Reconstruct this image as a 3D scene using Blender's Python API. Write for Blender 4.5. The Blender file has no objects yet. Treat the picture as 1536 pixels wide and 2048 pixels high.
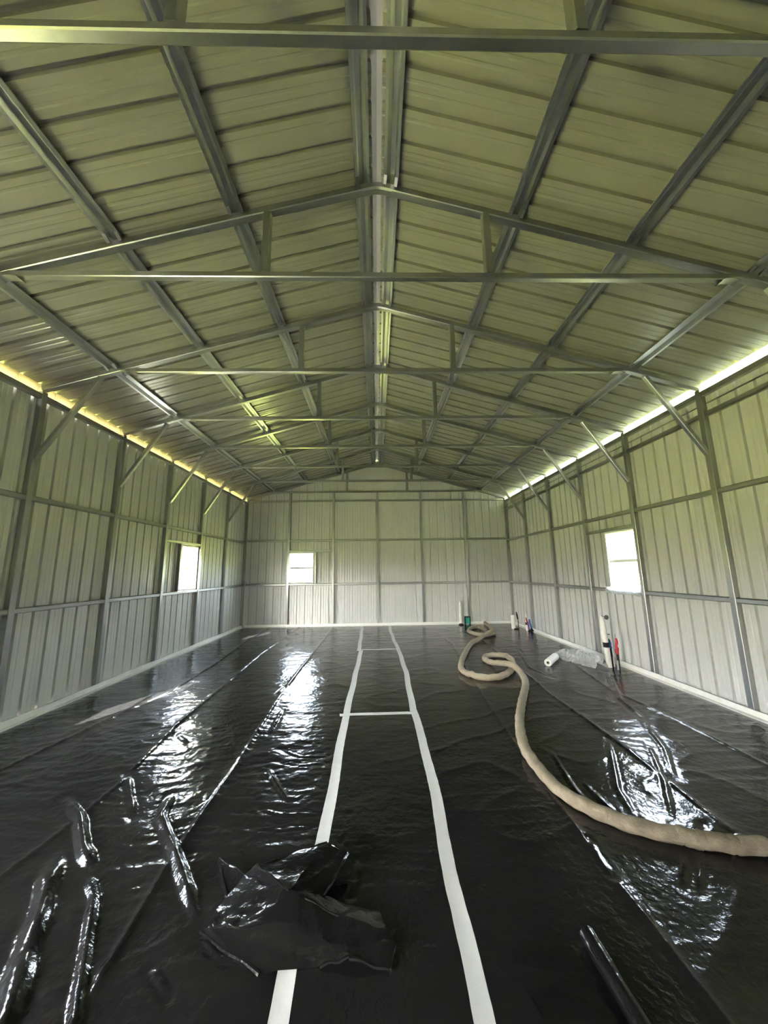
import bpy, bmesh, math, random
import numpy as np
from mathutils import Vector, Matrix

random.seed(7)
S = bpy.context.scene
COL = S.collection

# ------------------------------------------------------------------ camera
F_PX = 700.67
cam = bpy.data.cameras.new('camera')
cam.sensor_fit = 'HORIZONTAL'
cam.sensor_width = 36.0
cam.lens = F_PX / 1536.0 * 36.0
cam.clip_start = 0.05
cam.clip_end = 400
camo = bpy.data.objects.new('camera', cam)
COL.objects.link(camo)
_r = Vector((0.99970661, -0.02009221, -0.01352798))
_u = Vector((0.01004302, -0.16439948, 0.98634271))
_f = Vector((0.02204179, 0.98618919, 0.16414946))
camo.matrix_world = Matrix(((_r.x, _u.x, -_f.x, -0.0304), (_r.y, _u.y, -_f.y, 0.0),
                            (_r.z, _u.z, -_f.z, 1.4465), (0, 0, 0, 1)))
S.camera = camo

# ------------------------------------------------------------------ sky, sun, exposure
SUN_DIR = Vector((0.58, 1.05, -1.0)).normalized()          # the way the light travels
W = bpy.data.worlds.new('sky')
S.world = W
W.use_nodes = True
wn = W.node_tree
bg = wn.nodes['Background']
sky = wn.nodes.new('ShaderNodeTexSky')
sky.sky_type = 'NISHITA'
sky.sun_disc = False
sky.sun_elevation = math.radians(40)
sky.sun_rotation = math.radians(209)
sky.air_density = 1.0
sky.dust_density = 5.0
sky.ozone_density = 1.0
hz = wn.nodes.new('ShaderNodeHueSaturation')            # thin bright haze: a paler blue
hz.inputs['Saturation'].default_value = 0.45
wn.links.new(sky.outputs[0], hz.inputs['Color'])
wn.links.new(hz.outputs[0], bg.inputs[0])
bg.inputs[1].default_value = 0.95
sl = bpy.data.lights.new('sun', 'SUN')
sl.energy = 12.5
sl.color = (1.0, 0.93, 0.82)
sl.angle = math.radians(0.6)
so = bpy.data.objects.new('sun', sl)
so.rotation_euler = SUN_DIR.to_track_quat('-Z', 'Y').to_euler()
so.location = (-20, -30, 30)
COL.objects.link(so)

S.view_settings.view_transform = 'Standard'
S.view_settings.look = 'None'
S.view_settings.gamma = 1.0
S.view_settings.use_curve_mapping = False
S.view_settings.exposure = 4.3
S.cycles.use_light_tree = True
S.cycles.max_bounces = 10
S.cycles.diffuse_bounces = 7
S.cycles.glossy_bounces = 5
S.cycles.transmission_bounces = 4
S.cycles.transparent_max_bounces = 8
S.cycles.sample_clamp_indirect = 4.0
S.cycles.caustics_reflective = True
S.cycles.blur_glossy = 0.6


# ------------------------------------------------------------------ materials
def mat(name, color, rough=0.5, metal=0.0, spec=0.5, vary=0.0, scale=8.0, bump=0.0, bscale=60.0,
        rvary=0.0, stretch=(1, 1, 1), voronoi=False):
    m = bpy.data.materials.new(name)
    m.use_nodes = True
    nt = m.node_tree
    b = nt.nodes['Principled BSDF']
    b.inputs['Base Color'].default_value = (*color, 1)
    b.inputs['Roughness'].default_value = rough
    b.inputs['Metallic'].default_value = metal
    b.inputs['Specular IOR Level'].default_value = spec
    tc = nt.nodes.new('ShaderNodeTexCoord')
    mp = nt.nodes.new('ShaderNodeMapping')
    mp.inputs['Scale'].default_value = stretch
    nt.links.new(tc.outputs['Object'], mp.inputs['Vector'])
    if vary or rvary:
        if voronoi:
            n = nt.nodes.new('ShaderNodeTexVoronoi')
            n.inputs['Scale'].default_value = scale
            fac = n.outputs['Color']
        else:
            n = nt.nodes.new('ShaderNodeTexNoise')
            n.inputs['Scale'].default_value = scale
            n.inputs['Detail'].default_value = 6
            fac = n.outputs['Fac']
        nt.links.new(mp.outputs[0], n.inputs['Vector'])
        if vary:
            mr = nt.nodes.new('ShaderNodeMapRange')
            mr.inputs['To Min'].default_value = 1 - vary
            mr.inputs['To Max'].default_value = 1 + vary
            nt.links.new(fac, mr.inputs['Value'])
            hs = nt.nodes.new('ShaderNodeVectorMath')
            hs.operation = 'SCALE'
            hs.inputs[0].default_value = color
            nt.links.new(mr.outputs[0], hs.inputs['Scale'])
            nt.links.new(hs.outputs[0], b.inputs['Base Color'])
        if rvary:
            mr = nt.nodes.new('ShaderNodeMapRange')
            mr.inputs['To Min'].default_value = max(0.02, rough - rvary)
            mr.inputs['To Max'].default_value = rough + rvary
            nt.links.new(fac, mr.inputs['Value'])
            nt.links.new(mr.outputs[0], b.inputs['Roughness'])
    if bump:
        n2 = nt.nodes.new('ShaderNodeTexNoise')
        n2.inputs['Scale'].default_value = bscale
        n2.inputs['Detail'].default_value = 4
        nt.links.new(mp.outputs[0], n2.inputs['Vector'])
        bp = nt.nodes.new('ShaderNodeBump')
        bp.inputs['Strength'].default_value = 1.0
        bp.inputs['Distance'].default_value = bump
        nt.links.new(n2.outputs['Fac'], bp.inputs['Height'])
        nt.links.new(bp.outputs[0], b.inputs['Normal'])
    return m


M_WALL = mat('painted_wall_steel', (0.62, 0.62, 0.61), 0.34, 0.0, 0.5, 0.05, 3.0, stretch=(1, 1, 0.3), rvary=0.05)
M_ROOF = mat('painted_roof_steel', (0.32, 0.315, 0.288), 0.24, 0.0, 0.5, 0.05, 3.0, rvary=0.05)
M_GALV = mat('galvanized_steel', (0.40, 0.405, 0.405), 0.36, 0.97, 0.5, 0.10, 40.0, rvary=0.06)
M_GALV2 = mat('galvanized_purlin_steel', (0.50, 0.51, 0.53), 0.34, 0.97, 0.5, 0.10, 40.0, rvary=0.06)
M_CLIP = mat('galvanized_clip', (0.35, 0.36, 0.37), 0.35, 1.0)
M_VINYL = mat('white_vinyl', (0.85, 0.86, 0.84), 0.35)
M_TRIM = mat('white_base_tape', (0.80, 0.80, 0.78), 0.55, 0, 0.4, 0.08, 14, 0.002, 30)
M_TAPE = mat('white_tape', (0.55, 0.56, 0.57), 0.5, 0, 0.4, 0.07, 18, 0.0012, 70)
M_POLY = mat('black_poly', (0.009, 0.009, 0.010), 0.13, 0, 0.38, 0.15, 4, 0.0034, 26, rvary=0.05)
M_POLY2 = mat('black_poly_scrap', (0.006, 0.006, 0.007), 0.12, 0, 0.34, 0.1, 6, 0.0022, 40)
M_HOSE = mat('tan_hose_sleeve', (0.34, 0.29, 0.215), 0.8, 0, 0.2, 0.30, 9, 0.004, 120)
# darker brown towards the near end of the sleeve, broken up by noise (hose coordinates, metres)
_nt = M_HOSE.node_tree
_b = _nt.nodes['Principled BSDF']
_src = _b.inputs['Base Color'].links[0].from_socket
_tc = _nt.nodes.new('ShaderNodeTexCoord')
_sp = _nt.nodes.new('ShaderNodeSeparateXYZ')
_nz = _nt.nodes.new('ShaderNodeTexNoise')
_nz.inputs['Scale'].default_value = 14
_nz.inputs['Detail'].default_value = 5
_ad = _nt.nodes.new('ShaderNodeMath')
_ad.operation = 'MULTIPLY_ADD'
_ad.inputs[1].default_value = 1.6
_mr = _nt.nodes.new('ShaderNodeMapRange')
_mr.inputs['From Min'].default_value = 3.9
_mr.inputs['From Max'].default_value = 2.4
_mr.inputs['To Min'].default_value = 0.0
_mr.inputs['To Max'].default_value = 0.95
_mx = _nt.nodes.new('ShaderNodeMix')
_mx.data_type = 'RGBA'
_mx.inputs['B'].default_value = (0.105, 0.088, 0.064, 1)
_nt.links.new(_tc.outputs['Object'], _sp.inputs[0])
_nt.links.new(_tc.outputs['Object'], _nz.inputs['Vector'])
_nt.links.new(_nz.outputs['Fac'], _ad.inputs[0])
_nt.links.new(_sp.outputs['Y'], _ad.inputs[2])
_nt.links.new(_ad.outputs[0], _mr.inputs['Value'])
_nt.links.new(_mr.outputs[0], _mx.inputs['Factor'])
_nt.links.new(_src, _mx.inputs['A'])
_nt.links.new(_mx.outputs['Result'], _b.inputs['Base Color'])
M_PVC = mat('white_pvc', (0.82, 0.80, 0.75), 0.35, 0, 0.5, 0.08, 30)
M_BLACK = mat('black_foam', (0.012, 0.012, 0.013), 0.6, 0, 0.3, 0.2, 30, 0.002, 80)
M_BLUE = mat('blue_tape', (0.03, 0.11, 0.42), 0.45, 0, 0.4, 0.2, 60, 0.002, 90)
M_RED = mat('red_tape', (0.55, 0.02, 0.05), 0.45, 0, 0.4, 0.2, 60, 0.002, 90)
M_PURPLE = mat('purple_primer', (0.22, 0.05, 0.25), 0.5, 0, 0.4, 0.2, 50)
M_TEAL = mat('teal_plastic', (0.02, 0.32, 0.25), 0.4, 0, 0.5, 0.1, 30)
M_DARK = mat('dark_grey_cap', (0.10, 0.11, 0.09), 0.5, 0, 0.4, 0.2, 60)
M_CONC = mat('concrete', (0.35, 0.34, 0.32), 0.85, 0, 0.3, 0.15, 6, 0.003, 40)
M_ROLL = mat('white_film_roll', (0.80, 0.80, 0.77), 0.4, 0, 0.4, 0.05, 20, 0.001, 60)
M_GRASS = mat('lawn_grass', (0.210, 0.230, 0.045), 0.9, 0, 0.1, 0.35, 1.5, 0.02, 8)


def glass_mat():
    m = bpy.data.materials.new('window_glass')
    m.use_nodes = True
    nt = m.node_tree
    nt.nodes.clear()
    o = nt.nodes.new('ShaderNodeOutputMaterial')
    mix = nt.nodes.new('ShaderNodeMixShader')
    t = nt.nodes.new('ShaderNodeBsdfTransparent')
    t.inputs[0].default_value = (0.93, 0.95, 0.94, 1)
    g = nt.nodes.new('ShaderNodeBsdfGlossy')
    g.inputs['Roughness'].default_value = 0.02
    lw = nt.nodes.new('ShaderNodeLayerWeight')
    lw.inputs[0].default_value = 0.5
    pw = nt.nodes.new('ShaderNodeMath')
    pw.operation = 'POWER'
    pw.inputs[1].default_value = 5
    ma = nt.nodes.new('ShaderNodeMath')
    ma.operation = 'MULTIPLY_ADD'
    ma.inputs[1].default_value = 0.9
    ma.inputs[2].default_value = 0.05
    nt.links.new(lw.outputs['Facing'], pw.inputs[0])
    nt.links.new(pw.outputs[0], ma.inputs[0])
    nt.links.new(ma.outputs[0], mix.inputs[0])
    nt.links.new(t.outputs[0], mix.inputs[1])
    nt.links.new(g.outputs[0], mix.inputs[2])
    nt.links.new(mix.outputs[0], o.inputs[0])
    return m


def film_mat(name, tint, opac, rough):
    """clear / translucent plastic film: part see-through, part milky, with gloss"""
    m = bpy.data.materials.new(name)
    m.use_nodes = True
    nt = m.node_tree
    b = nt.nodes['Principled BSDF']
    b.inputs['Base Color'].default_value = (*tint, 1)
    b.inputs['Roughness'].default_value = rough
    o = nt.nodes['Material Output']
    mix = nt.nodes.new('ShaderNodeMixShader')
    t = nt.nodes.new('ShaderNodeBsdfTransparent')
    tl = nt.nodes.new('ShaderNodeBsdfTranslucent')
    tl.inputs[0].default_value = (*tint, 1)
    m2 = nt.nodes.new('ShaderNodeMixShader')
    m2.inputs[0].default_value = 0.5
    nt.links.new(b.outputs[0], m2.inputs[1])
    nt.links.new(tl.outputs[0], m2.inputs[2])
    mix.inputs[0].default_value = opac
    nt.links.new(t.outputs[0], mix.inputs[1])
    nt.links.new(m2.outputs[0], mix.inputs[2])
    nt.links.new(mix.outputs[0], o.inputs[0])
    return m


M_GLASS = glass_mat()
M_FILM = film_mat('clear_film', (0.86, 0.87, 0.88), 0.50, 0.08)
M_GAP_CREAM = film_mat('cream_gap_daylight', (0.34, 0.305, 0.225), 1.0, 0.6)  # added left eave strip, cream tint standing in for the sunlit gap
M_GAP_WHITE = film_mat('white_gap_daylight', (0.74, 0.76, 0.77), 1.0, 0.6)  # added right eave strip, white tint standing in for sky in the gap


# ------------------------------------------------------------------ helpers
def tag(o, label=None, cat=None, group=None, kind=None):
    if label: o['label'] = label
    if cat: o['category'] = cat
    if group: o['group'] = group
    if kind: o['kind'] = kind
    return o


def empty(name, loc=(0, 0, 0)):
    o = bpy.data.objects.new(name, None)
    o.location = loc
    o.empty_display_size = 0.1
    COL.objects.link(o)
    return o


def finish(me, m, smooth=None):
    me.materials.append(m)
    if smooth is not None:
        me.polygons.foreach_set('use_smooth', [True] * len(me.polygons))
        if smooth < 180:
            me.set_sharp_from_angle(angle=math.radians(smooth))
    me.update()


def obj(name, bm, m, parent=None, smooth=None, loc=None):
    bmesh.ops.recalc_face_normals(bm, faces=bm.faces)
    me = bpy.data.meshes.new(name)
    bm.to_mesh(me)
    bm.free()
    finish(me, m, smooth)
    o = bpy.data.objects.new(name, me)
    COL.objects.link(o)
    if parent: o.parent = parent
    if loc: o.location = loc
    return o


def pyobj(name, verts, faces, m, parent=None, smooth=None, loc=None):
    me = bpy.data.meshes.new(name)
    me.from_pydata([tuple(v) for v in verts], [], faces)
    bm = bmesh.new()
    bm.from_mesh(me)
    bmesh.ops.recalc_face_normals(bm, faces=bm.faces)
    bm.to_mesh(me)
    bm.free()
    finish(me, m, smooth)
    o = bpy.data.objects.new(name, me)
    COL.objects.link(o)
    if parent: o.parent = parent
    if loc: o.location = loc
    return o


def inst(o, parent, loc=(0, 0, 0), rot=None, mirror=False):
    c = o.copy()
    COL.objects.link(c)
    c.parent = parent
    c.location = loc
    if rot: c.rotation_euler = rot
    return c


def frame(a, b, up):
    a = Vector(a); b = Vector(b)
    d = (b - a).normalized()
    s = d.cross(Vector(up)).normalized()
    n = s.cross(d).normalized()
    return a, b, d, s, n


def beam(bm, a, b, w, h, up=(0, 0, 1), ch=0.006):
    """rectangular tube with chamfered edges; w across, h along up; a-b is the centre line"""
    a, b, d, s, n = frame(a, b, up)
    w2, h2 = w / 2, h / 2
    c = min(ch, w2 * .6, h2 * .6)
    pr = [(-w2 + c, -h2), (w2 - c, -h2), (w2, -h2 + c), (w2, h2 - c), (w2 - c, h2), (-w2 + c, h2), (-w2, h2 - c), (-w2, -h2 + c)]
    A = [bm.verts.new(a + s * x + n * y) for x, y in pr]
    B = [bm.verts.new(b + s * x + n * y) for x, y in pr]
    k = len(pr)
    for i in range(k):
        bm.faces.new((A[i], A[(i + 1) % k], B[(i + 1) % k], B[i]))
    bm.faces.new(A[::-1]); bm.faces.new(B)


def sweep(bm, pts, prof, up=(0, 1, 0)):
    """sweep a closed 2D profile along points, up fixed"""
    rings = []
    n = len(pts)
    P = [Vector(p) for p in pts]
    for i in range(n):
        d = (P[min(i + 1, n - 1)] - P[max(i - 1, 0)]).normalized()
        s = Vector(up)
        v = s.cross(d).normalized()
        rings.append([bm.verts.new(P[i] + s * x + v * y) for x, y in prof])
    k = len(prof)
    for i in range(n - 1):
        for j in range(k):
            bm.faces.new((rings[i][j], rings[i][(j + 1) % k], rings[i + 1][(j + 1) % k], rings[i + 1][j]))
    bm.faces.new(rings[0][::-1]); bm.faces.new(rings[-1])


def box(bm, lo, hi):
    x0, y0, z0 = lo; x1, y1, z1 = hi
    v = [bm.verts.new(p) for p in ((x0, y0, z0), (x1, y0, z0), (x1, y1, z0), (x0, y1, z0), (x0, y0, z1), (x1, y0, z1), (x1, y1, z1), (x0, y1, z1))]
    for f in ((0, 3, 2, 1), (4, 5, 6, 7), (0, 1, 5, 4), (1, 2, 6, 5), (2, 3, 7, 6), (3, 0, 4, 7)):
        bm.faces.new([v[i] for i in f])


def tube(bm, pts, rad, seg=12, cap=True):
    """round tube along points; rad number or list"""
    P = [Vector(p) for p in pts]
    n = len(P)
    R = rad if hasattr(rad, '__len__') else [rad] * n
    d0 = (P[1] - P[0]).normalized()
    ref = Vector((0, 0, 1)) if abs(d0.z) < .9 else Vector((1, 0, 0))
    s = d0.cross(ref).normalized()
    rings = []
    for i in range(n):
        d = (P[min(i + 1, n - 1)] - P[max(i - 1, 0)]).normalized()
        s = (s - d * s.dot(d)).normalized()
        v = d.cross(s)
        rings.append([bm.verts.new(P[i] + (s * math.cos(t) + v * math.sin(t)) * R[i]) for t in [2 * math.pi * k / seg for k in range(seg)]])
    for i in range(n - 1):
        for j in range(seg):
            bm.faces.new((rings[i][j], rings[i][(j + 1) % seg], rings[i + 1][(j + 1) % seg], rings[i + 1][j]))
    if cap:
        bm.faces.new(rings[0][::-1]); bm.faces.new(rings[-1])


def grid_obj(name, X, Y, Z, m, parent=None):
    """mesh from 2D arrays"""
    r, c = X.shape
    me = bpy.data.meshes.new(name)
    co = np.stack([X, Y, Z], -1).reshape(-1, 3).astype(np.float32)
    i = np.arange(r * c).reshape(r, c)
    q = np.stack([i[:-1, :-1], i[:-1, 1:], i[1:, 1:], i[1:, :-1]], -1).reshape(-1, 4).astype(np.int32)
    me.vertices.add(len(co)); me.vertices.foreach_set('co', co.ravel())
    me.loops.add(q.size); me.loops.foreach_set('vertex_index', q.ravel())
    me.polygons.add(len(q)); me.polygons.foreach_set('loop_start', np.arange(0, q.size, 4, dtype=np.int32))
    me.update(calc_edges=True)
    finish(me, m, 180)
    o = bpy.data.objects.new(name, me)
    COL.objects.link(o)
    if parent: o.parent = parent
    return o


# ------------------------------------------------------------------ dimensions
D = 1.2192
YK = [1.095, 2.307, 3.580, 4.805, 5.998, 7.212, 8.439]   # front faces of the trusses
YB = 9.658                                               # face of the back frame
YF = -2.60                                               # front wall
XI, XW = 3.60, 3.664                                     # post face, sheet
SL = 0.285
RU = 4.440                                               # rafter underside at the ridge


def rafter_under(x): return RU - SL * abs(x)
def rafter_top(x): return rafter_under(x) + 0.0624
def sheet_z(x): return rafter_top(x) + 0.0385


CH = 3.623          # chord underside
RIB = 0.194

# ------------------------------------------------------------------ ground, floor slab
bm = bmesh.new()
bmesh.ops.create_grid(bm, x_segments=40, y_segments=40, size=90)
for v in bm.verts:
    v.co.z = -0.16 + (0.0 if v.co.length < 9 else 0.25 * math.sin(v.co.x * .13) * math.cos(v.co.y * .11))
g = obj('ground', bm, M_GRASS, smooth=180)
tag(g, 'sunlit green lawn outside around the building', kind='structure')
bm = bmesh.new()
box(bm, (-3.74, YF - .1, -0.15), (3.74, YB + .14, -0.004))
tag(obj('floor', bm, M_CONC), 'concrete slab under the black plastic', kind='structure')


# ------------------------------------------------------------------ corrugated sheet
def sheet_profile(u0, u1, ribs, cuts=()):
    """list of (u, depth) along the sheet; depth>0 is outward. ribs = list of rib centres"""
    pts = [(u0, 0.0)]
    for k, c in enumerate(ribs):
        pts += [(c - .0165, 0), (c - .0145, .030), (c + .0145, .030), (c + .0165, 0)]
        for t in (.36, .64):
            m_ = c + RIBP * t
            pts += [(m_ - .013, 0), (m_ - .006, .0038), (m_ + .006, .0038), (m_ + .013, 0)]
    pts.append((u1, 0.0))
    pts = [p for p in pts if u0 - 1e-6 <= p[0] <= u1 + 1e-6]
    # first/last forced to the ends
    if pts[0][0] > u0: pts.insert(0, (u0, 0))
    if pts[-1][0] < u1: pts.append((u1, 0))
    out = [pts[0]]
    for p in pts[1:]:
        if p[0] - out[-1][0] > 1e-5: out.append(p)
    for c in cuts:
        if u0 < c < u1:
            for i in range(len(out) - 1):
                a, b = out[i], out[i + 1]
                if a[0] < c - 1e-6 and c + 1e-6 < b[0]:
                    t = (c - a[0]) / (b[0] - a[0])
                    out.insert(i + 1, (c, a[1] + t * (b[1] - a[1])))
                    break
    return out


def sheet_panel(name, prof, place, zlo, zhi, m, parent, holes=()):
    """place(u, d, z) -> point. zhi may be a function of u. holes: (ua, ub, za, zb)"""
    V, Fc = [], []
    T = 0.0012
    zf = zhi if callable(zhi) else (lambda u: zhi)

    def strip(a, b, za, zb, zbf=None):
        i = len(V)
        for (u, dd) in (a, b):
            top = zbf(u) if zbf else zb
            V.extend([place(u, dd, za), place(u, dd, top), place(u, dd + T, za), place(u, dd + T, top)])
        Fc.extend([(i, i + 4, i + 5, i + 1), (i + 2, i + 3, i + 7, i + 6), (i, i + 2, i + 6, i + 4), (i + 1, i + 5, i + 7, i + 3)])
    for a, b in zip(prof[:-1], prof[1:]):
        mid = (a[0] + b[0]) / 2
        hs = [h for h in holes if h[0] - 1e-6 < mid < h[1] + 1e-6]
        if hs:
            h = hs[0]
            strip(a, b, zlo, h[2]); strip(a, b, h[3], 0, zf)
        else:
            strip(a, b, zlo, 0, zf)
    o = pyobj(name, V, Fc, m, parent)
    return o


def panels(parent, u0, u1, rib0, ribp, per, place, zlo, zhi, m, name='wall_panel', holes=()):
    global RIBP
    RIBP = ribp
    cuts = [h[0] for h in holes] + [h[1] for h in holes]
    k = math.ceil((u0 - rib0) / ribp - .5)
    a = u0
    while a < u1 - 1e-4:
        b = min(u1, rib0 + (k + per - .5) * ribp)
        ribs = [rib0 + j * ribp for j in range(k - 1, k + per + 1)]
        ribs = [r for r in ribs if a + .0 <= r <= b]
        pr = sheet_profile(a, b, ribs, cuts)
        sheet_panel(name, pr, place, zlo, zhi, m, parent, holes)
        a = b
        k += per


# ------------------------------------------------------------------ windows (holes first)
HOLE_R = (4.870, 5.545, 1.105, 2.000)          # right wall, along Y
HOLE_L = (6.560, 7.190, 1.125, 1.965)          # left wall
HOLE_L2 = (2.35, 2.98, 1.10, 2.20)             # left wall, beside the camera, out of the frame
HOLE_B = (-2.430, -1.740, 1.135, 1.965)        # back wall, along X


def window(n, place, hole, label, sill_film=False):
    """place(u, d, z); d>0 outward"""
    ua, ub, za, zb = hole
    root = empty('window_%d' % n, place((ua + ub) / 2, 0, za))
    inv = Vector(root.location)
    tag(root, label, kind='structure')

    def bar(bm, u0, u1, z0, z1, d0, d1):
        P = [Vector(place(u, d_, z)) - inv for u in (u0, u1) for d_ in (d0, d1) for z in (z0, z1)]
        v = [bm.verts.new(p) for p in P]
        for f in ((0, 1, 3, 2), (4, 6, 7, 5), (0, 4, 5, 1), (2, 3, 7, 6), (0, 2, 6, 4), (1, 5, 7, 3)):
            bm.faces.new([v[i] for i in f])
    t = 0.028
    bm = bmesh.new()
    bar(bm, ua, ua + t, za, zb, -.035, .045); bar(bm, ub - t, ub, za, zb, -.035, .045)
    bar(bm, ua + t, ub - t, za, za + t, -.035, .045); bar(bm, ua + t, ub - t, zb - t, zb, -.035, .045)
    obj('window_frame', bm, M_VINYL, root)
    bm = bmesh.new()
    zm = (za + zb) / 2 - .01
    bar(bm, ua + t, ub - t, zm - .012, zm + .012, -.012, .020)
    obj('meeting_rail', bm, M_VINYL, root)
    for (z0, z1, d0) in ((za + t, zm - .012, -.002), (zm + .012, zb - t, .012)):
        s = empty('sash', (0, 0, 0)); s.parent = root
        bm = bmesh.new()
        w = .012
        bar(bm, ua + t, ua + t + w, z0, z1, d0 - .008, d0 + .010); bar(bm, ub - t - w, ub - t, z0, z1, d0 - .008, d0 + .010)
        bar(bm, ua + t + w, ub - t - w, z0, z0 + w, d0 - .008, d0 + .010); bar(bm, ua + t + w, ub - t - w, z1 - w, z1, d0 - .008, d0 + .010)
        obj('sash_frame', bm, M_VINYL, s)
        bm = bmesh.new()
        bar(bm, ua + t + w, ub - t - w, z0 + w, z1 - w, d0, d0 + .003)
        obj('pane', bm, M_GLASS, s)
    return root


def pl_right(u, d, z): return (XW + d, u, z)
def pl_left(u, d, z): return (-XW - d, u, z)
def pl_back(u, d, z): return (u, YB + .064 + d, z)
def pl_front(u, d, z): return (u, YF - d, z)


# ------------------------------------------------------------------ walls
WT = 3.372
wr = tag(empty('wall_right'), 'right wall of pale ribbed steel sheet with steel posts and rails', kind='structure')
wl = tag(empty('wall_left'), 'left wall of pale ribbed steel sheet with steel posts and rails', kind='structure')
wb = tag(empty('wall_back'), 'back gable wall of pale ribbed steel sheet with steel posts and rails', kind='structure')
wf = tag(empty('wall_front'), 'front wall of pale ribbed steel sheet behind the camera', kind='structure')

LIGHT_OPENING = (-1.60, -0.80, 0.0, 2.05)  # unseen opening added behind the camera to let in daylight
panels(wr, YF, YB + .064, 4.57, 0.1865, 4, pl_right, 0.0, WT, M_WALL, holes=[HOLE_R])
panels(wl, YF, YB + .064, 4.446, 0.1815, 4, pl_left, 0.0, WT, M_WALL, holes=[HOLE_L, HOLE_L2, LIGHT_OPENING])
gz = lambda u: sheet_z(u) + (.001 if abs(u) > .07 else .024)
panels(wb, -XW, XW, 0.171, 0.2135, 4, pl_back, 0.0, gz, M_WALL, holes=[HOLE_B])
panels(wf, -XW, XW, 0.1, 0.2135, 4, pl_front, -0.01, gz, M_WALL)

w1 = window(1, pl_right, HOLE_R, 'bright white framed window in the right wall')
rg = np.random.default_rng(3)
Yf, Zf = np.meshgrid(np.linspace(4.86, 5.60, 16), np.linspace(1.045, 1.150, 5))
Xf = XI - .012 + rg.uniform(-.008, .008, Yf.shape)
Zf = Zf + rg.uniform(-.010, .010, Zf.shape)
fo = grid_obj('sill_film', Xf - w1.location.x, Yf - w1.location.y, Zf - w1.location.z, M_FILM, w1)
fo.data.polygons.foreach_set('use_smooth', [False] * len(fo.data.polygons))
window(2, pl_left, HOLE_L, 'bright window in the left wall near the far corner')
window(3, pl_back, HOLE_B, 'bright two-pane window in the back wall')
window(4, pl_left, HOLE_L2, 'tall narrow window in the left wall beside the camera')


def member(parent, name, a, b, w, h, up, m=M_GALV, ch=.0035):
    bm = bmesh.new()
    a = Vector(a); b = Vector(b)
    mid = (a + b) / 2
    beam(bm, a - mid, b - mid, w, h, up, ch)
    return obj(name, bm, m, parent, None, mid)


posts_y = [YK[0] - 2 * D, YK[0] - D] + YK
for side, par in ((1, wr), (-1, wl)):
    cx = side * (XI + .031)
    for y in posts_y:
        if side < 0 and -1.8 < y < -0.6: continue
        member(par, 'wall_post', (cx, y + .03, 0.01), (cx, y + .03, 3.40), .060, .060, (0, 1, 0))
    member(par, 'corner_post', (cx, YB + .03, 0.01), (cx, YB + .03, 3.40), .060, .060, (0, 1, 0))
    ys = posts_y + [YB]
    for y0, y1 in zip(ys[:-1], ys[1:]):
        a, b = y0 + .0605, y1 - .0005
        for z in (1.096, 2.238):
            if side == -1 and z < 2 and y1 > -1.8 and y0 < -0.8: continue
            member(par, 'girt', (cx + side * .004, a, z), (cx + side * .004, b, z), .050, .056, (0, 0, 1), M_GALV, .010)
        member(par, 'top_rail', (cx, a, 3.342), (cx, b, 3.342), .056, .056, (0, 0, 1))
        if side == 1:
            member(par, 'girt', (cx + .006, a, 3.105), (cx + .006, b, 3.105), .046, .058, (0, 0, 1), M_GALV, .010)
            member(par, 'flashing_lip', (cx + .026, a, 3.232), (cx + .026, b, 3.232), .008, .016, (0, 0, 1), M_CLIP, .002)
    # base channel hidden behind the white base tape
    member(par, 'base_rail', (cx, YF + .02, 0.03), (cx, YB + .05, 0.03), .050, .05, (0, 0, 1))
# framing round the side windows
cxr = XI + .031
member(wr, 'window_header', (cxr, YK[3] + .061, 2.028), (cxr, YK[4] - .001, 2.028), .05, .046, (0, 0, 1))
member(wl, 'window_header', (-cxr, YK[4] + .061, 2.000), (-cxr, YK[5] - .001, 2.000), .05, .046, (0, 0, 1))
member(wl, 'window_stud', (-cxr, 6.525, 1.126), (-cxr, 6.525, 1.976), .058, .055, (0, 1, 0))
# back wall posts and rails
for i in range(-2, 3):
    member(wb, 'wall_post', (i * D, YB + .031, 0.01), (i * D, YB + .031, CH - .001), .060, .060, (0, 1, 0))
xs = [-XI - .0, -2 * D, -D, 0, D, 2 * D, XI]
for x0, x1 in zip(xs[:-1], xs[1:]):
    for z in (1.097, 2.281, 3.388):
        member(wb, 'girt', (x0 + .0305, YB + .035, z), (x1 - .0305, YB + .035, z), .050, .050, (0, 0, 1), M_GALV, .010)
member(wb, 'window_header', (-2 * D + .031, YB + .035, 1.995), (-D - .031, YB + .035, 1.995), .05, .046, (0, 0, 1))
member(wb, 'window_stud', (-1.700, YB + .036, 1.125), (-1.700, YB + .036, 1.970), .05, .05, (0, 1, 0))
member(wb, 'base_rail', (-XI, YB + .033, 0.03), (XI, YB + .033, 0.03), .05, .05, (0, 0, 1))
# added translucent strips standing in for daylight in the eave gaps, one length between each pair of trusses
ys = [YF + .02] + posts_y + [YB + .064]
for sd, par, mm in ((-1, wl, M_GAP_CREAM), (1, wr, M_GAP_WHITE)):
    for y0, y1 in zip(ys[:-1], ys[1:]):
        bm = bmesh.new()
        n = max(2, int((y1 - y0) / RIB))
        for k in range(n):
            ya = y0 + (y1 - y0) * k / n
            yb = y0 + (y1 - y0) * (k + 1) / n
            xa, xb = sorted((sd * (XW + .018), sd * (XW - .004)))
            box(bm, (xa, ya + .002, WT + .002), (xb, yb - .002, sheet_z(XW) - .006 + random.uniform(-.004, .0)))
        obj('eave_daylight_strip', bm, mm, par)

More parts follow.
